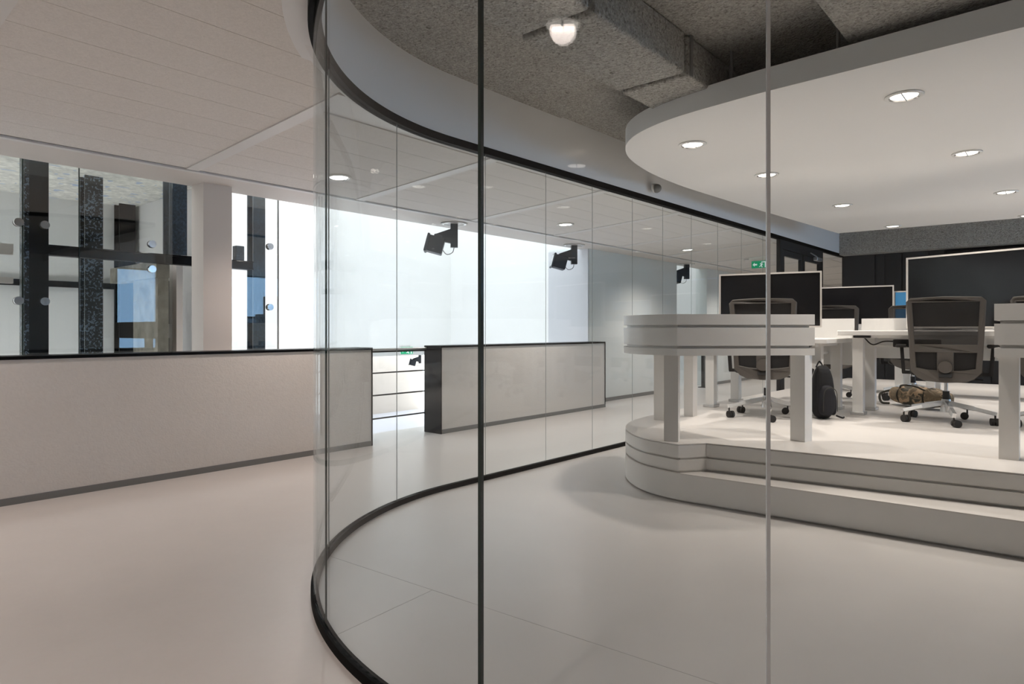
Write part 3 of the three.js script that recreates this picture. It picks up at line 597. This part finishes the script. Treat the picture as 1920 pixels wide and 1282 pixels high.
{
  const o = thing('duffel_bag', 'camouflage duffel bag lying under the near desk', 'bag', [7.85, 0.412, -1.2], -0.62);
  const g = superblob(0.24, 0.19, 0.72, 2.8, 40, 24), p = g.attributes.position;
  for (let i = 0; i < p.count; i++) { const z = p.getZ(i), k = 0.012 * Math.sin(z * 40 + p.getY(i) * 15); p.setXYZ(i, p.getX(i) * (1 + k * 3), p.getY(i) + 0.097 + k * (p.getY(i) > 0 ? 1 : 0), z); }
  g.computeVertexNormals();
  const uv = g.attributes.uv; for (let i = 0; i < uv.count; i++) uv.setXY(i, p.getZ(i) * 2.2, Math.atan2(p.getY(i) - 0.1, p.getX(i)) * 0.25);
  part('body', g, M.camo, o);
  const ring = (z) => { const pts = []; for (let a = 0; a <= 12; a++) { const t = a / 12 * Math.PI * 2; pts.push(V(Math.cos(t) * 0.124, 0.1 + Math.sin(t) * 0.094, z)); } return tube(pts, 0.008, 40); };
  part('strap', ring(-0.17), M.strap, o); part('strap', ring(0.15), M.strap, o);
  part('handle', tube([V(-0.08, 0.17, -0.17), V(-0.13, 0.21, -0.1), V(-0.13, 0.21, 0.08), V(-0.08, 0.17, 0.15)], 0.009), M.strap, o);
  part('shoulder_strap', tube([V(-0.06, 0.14, -0.32), V(-0.15, 0.1, -0.36), V(-0.19, 0.015, -0.30), V(-0.17, 0.012, -0.22)], 0.012), M.strap, o);
}

// ------------------------------------------------------------------ floodlights under the soffit
function floodlight(label, x, z, aim = Math.atan2(0.70, -0.72) , y = 2.52) {
  const o = thing('floodlight', label, 'floodlight', [x, y, z], 0, 'dark floodlights along the atrium');
  part('ceiling_plate', [lathe([[0.0001, -0.012], [0.155, -0.012], [0.165, 0], [0.0001, 0]], 40)], M.white, o);
  part('lamp_ring', lathe([[0.125, -0.016], [0.150, -0.016], [0.150, -0.011], [0.125, -0.011]], 40), M.chrome, o);
  const turn = (g) => { g.rotateY(aim); return g; };
  part('stem', turn(box(-0.045, 0.045, -0.30, -0.012, -0.04, 0.04)), M.lampBody, o);
  const armShape = new THREE.Shape([[0.0, -0.06], [0.24, -0.145], [0.25, -0.21], [0.10, -0.235], [0.0, -0.255]].map(([a, b]) => new THREE.Vector2(a, b)));
  part('arm', turn(clean(new THREE.ExtrudeGeometry(armShape, { depth: 0.06, bevelEnabled: true, bevelSize: 0.003, bevelThickness: 0.003, bevelSegments: 1 }).translate(0, 0, -0.03))), M.lampBody, o);
  const H = (g) => turn(g.rotateZ(0.26).translate(0.225, -0.275, 0));
  part('head', [H(rbox(0.19, 0.20, 0.22, 0.012)), H(rbox(0.10, 0.05, 0.12, 0.01).translate(0.0, 0.105, 0))], M.lampBody, o);
  part('front_rim', H(rbox(0.03, 0.225, 0.245, 0.008).translate(0.11, 0, 0)), M.lampBody, o);
  part('lens', H(box(0.124, 0.128, -0.09, 0.09, -0.10, 0.10)), M.lens, o);
  part('cable', turn(tube([V(0.0, -0.29, 0), V(0.02, -0.36, 0), V(0.09, -0.385, 0.01), V(0.14, -0.33, 0.01), V(0.155, -0.27, 0)], 0.005, 28)), M.skirting, o);
  return o;
}
floodlight('dark floodlight under the soffit, left of the middle glass joint', 5.63, -5.80);
floodlight('dark floodlight under the soffit beside the grey core end', 8.27, -5.86);
floodlight('dark floodlight in the opening beyond the pale green wall', 12.15, -5.86);
floodlight('small dark floodlight low in the gap between the balustrades', 8.85, -10.12, undefined, 0.70).scale.setScalar(0.6);

// ------------------------------------------------------------------ signs and small fittings
function exitSign(label, [x, y, z], turn, s = 1) {
  const o = thing('exit_sign', label, 'exit sign', [x, y, z], turn);
  part('housing', rbox(0.32 * s, 0.15 * s, 0.03 * s, 0.005).translate(0, -0.10 * s, 0), M.white, o);
  part('panel', [box(-0.155 * s, 0.155 * s, -0.17 * s, -0.03 * s, 0.015 * s, 0.018 * s)], M.signGreen, o);
  const z0 = 0.0185 * s, shp = (pts) => clean(new THREE.ExtrudeGeometry(new THREE.Shape(pts.map(([a, b]) => new THREE.Vector2(a * s, b * s))), { depth: 0.001 * s, bevelEnabled: false }).translate(0, 0, z0));
  part('arrow', [shp([[-0.135, -0.10], [-0.095, -0.062], [-0.095, -0.085], [-0.045, -0.085], [-0.045, -0.115], [-0.095, -0.115], [-0.095, -0.138]])], M.signWhite, o);
  part('door_symbol', [shp([[0.04, -0.045], [0.125, -0.045], [0.125, -0.16], [0.10, -0.16], [0.10, -0.065], [0.04, -0.065]])], M.signWhite, o);
  part('running_figure', [shp([[0.015, -0.075], [0.06, -0.085], [0.075, -0.11], [0.055, -0.112], [0.05, -0.10], [0.045, -0.125], [0.06, -0.155], [0.045, -0.16], [0.03, -0.132], [0.0, -0.15], [-0.01, -0.14], [0.02, -0.12], [0.025, -0.095], [0.005, -0.095]]), clean(new THREE.CylinderGeometry(0.012 * s, 0.012 * s, 0.001 * s, 16).rotateX(Math.PI / 2).translate(0.045 * s, -0.06 * s, z0))], M.signWhite, o);
  part('bracket', cyl(V(-0.1 * s, -0.03 * s, 0), V(-0.1 * s, 0, 0), 0.006 * s), M.alu, o);
  part('bracket', cyl(V(0.1 * s, -0.03 * s, 0), V(0.1 * s, 0, 0), 0.006 * s), M.alu, o);
  return o;
}
exitSign('green illuminated exit sign hanging in the far corridor', [12.75, 2.575, -4.62], -Math.PI / 2, 1.0);
exitSign('small green exit sign seen through the gap between the balustrades', [8.36, 0.895, -9.965], -0.0, 1.0);
{
  const o = thing('smoke_detector', 'round white smoke detector on the far corridor ceiling', 'detector', [12.4, slopeY(-4.7), -4.75]);
  part('base', lathe([[0.0001, -0.012], [0.055, -0.012], [0.06, 0], [0.0001, 0]], 28), M.white, o); part('sensor_head', lathe([[0.0001, -0.045], [0.03, -0.045], [0.042, -0.03], [0.045, -0.012], [0.0001, -0.012]], 28), M.white, o);
  const q = thing('sensor', 'small white sensor dome below the canopy edge on the white bulkhead', 'sensor', [6.35, 2.735, -3.45]);
  part('base', lathe([[0.0001, 0], [0.05, 0], [0.05, 0.03], [0.0001, 0.03]], 28).rotateX(Math.PI / 2), M.white, q); part('dome', clean(new THREE.SphereGeometry(0.048, 24, 14).scale(1, 1, 1.1).translate(0, -0.005, 0.04)), M.skirting, q);
}
{
  const o = thing('status_display', 'black display on the dark end wall with a row of blue lettering', 'display', [FAR_X - 0.031, 1.72, -1.72]);
  part('housing', rbox(0.06, 0.88, 3.4, 0.01).translate(-0.03, 0.44, 1.7), M.black, o);
  part('screen', box(-0.064, -0.061, 0.02, 0.86, 0.02, 3.38), M.screen, o);
  let z = 0.75; for (const l of [0.32, 0.13, 0.16, 0.12, 0.06, 0.04]) { part('lettering', box(-0.066, -0.064, 0.60, 0.625, z, z + l), M.text, o); z += l + 0.045; }
  const q = thing('notice', 'small framed white notice with a yellow green top strip in the far opening', 'notice', [13.0, 1.23, -8.59]);
  part('frame', box(0, 0.44, 0, 0.52, 0, 0.015), M.alu, q); part('sheet', box(0.02, 0.40, 0.02, 0.48, 0.015, 0.018), M.signWhite, q);
  part('top_strip', box(0.02, 0.40, 0.48, 0.50, 0.015, 0.019), std({ color: rgb(0.55, 0.68, 0.12), roughness: 0.6 }), q);
  const b = thing('cable_post', 'slim black post with a looped cable by the far corridor opening', 'post', [12.9, 0, -5.85]);
  part('post', box(-0.03, 0.03, 0.0, 0.85, -0.03, 0.03), M.blackMatt, b); part('cable', tube([V(0.03, 0.66, 0), V(0.14, 0.62, 0), V(0.24, 0.66, 0), V(0.26, 0.78, 0), V(0.27, 0.9, 0)], 0.008), M.rubber, b);
  part('foot', box(-0.08, 0.08, 0, 0.015, -0.08, 0.08), M.blackMatt, b);
}

renderer.render(scene, camera);
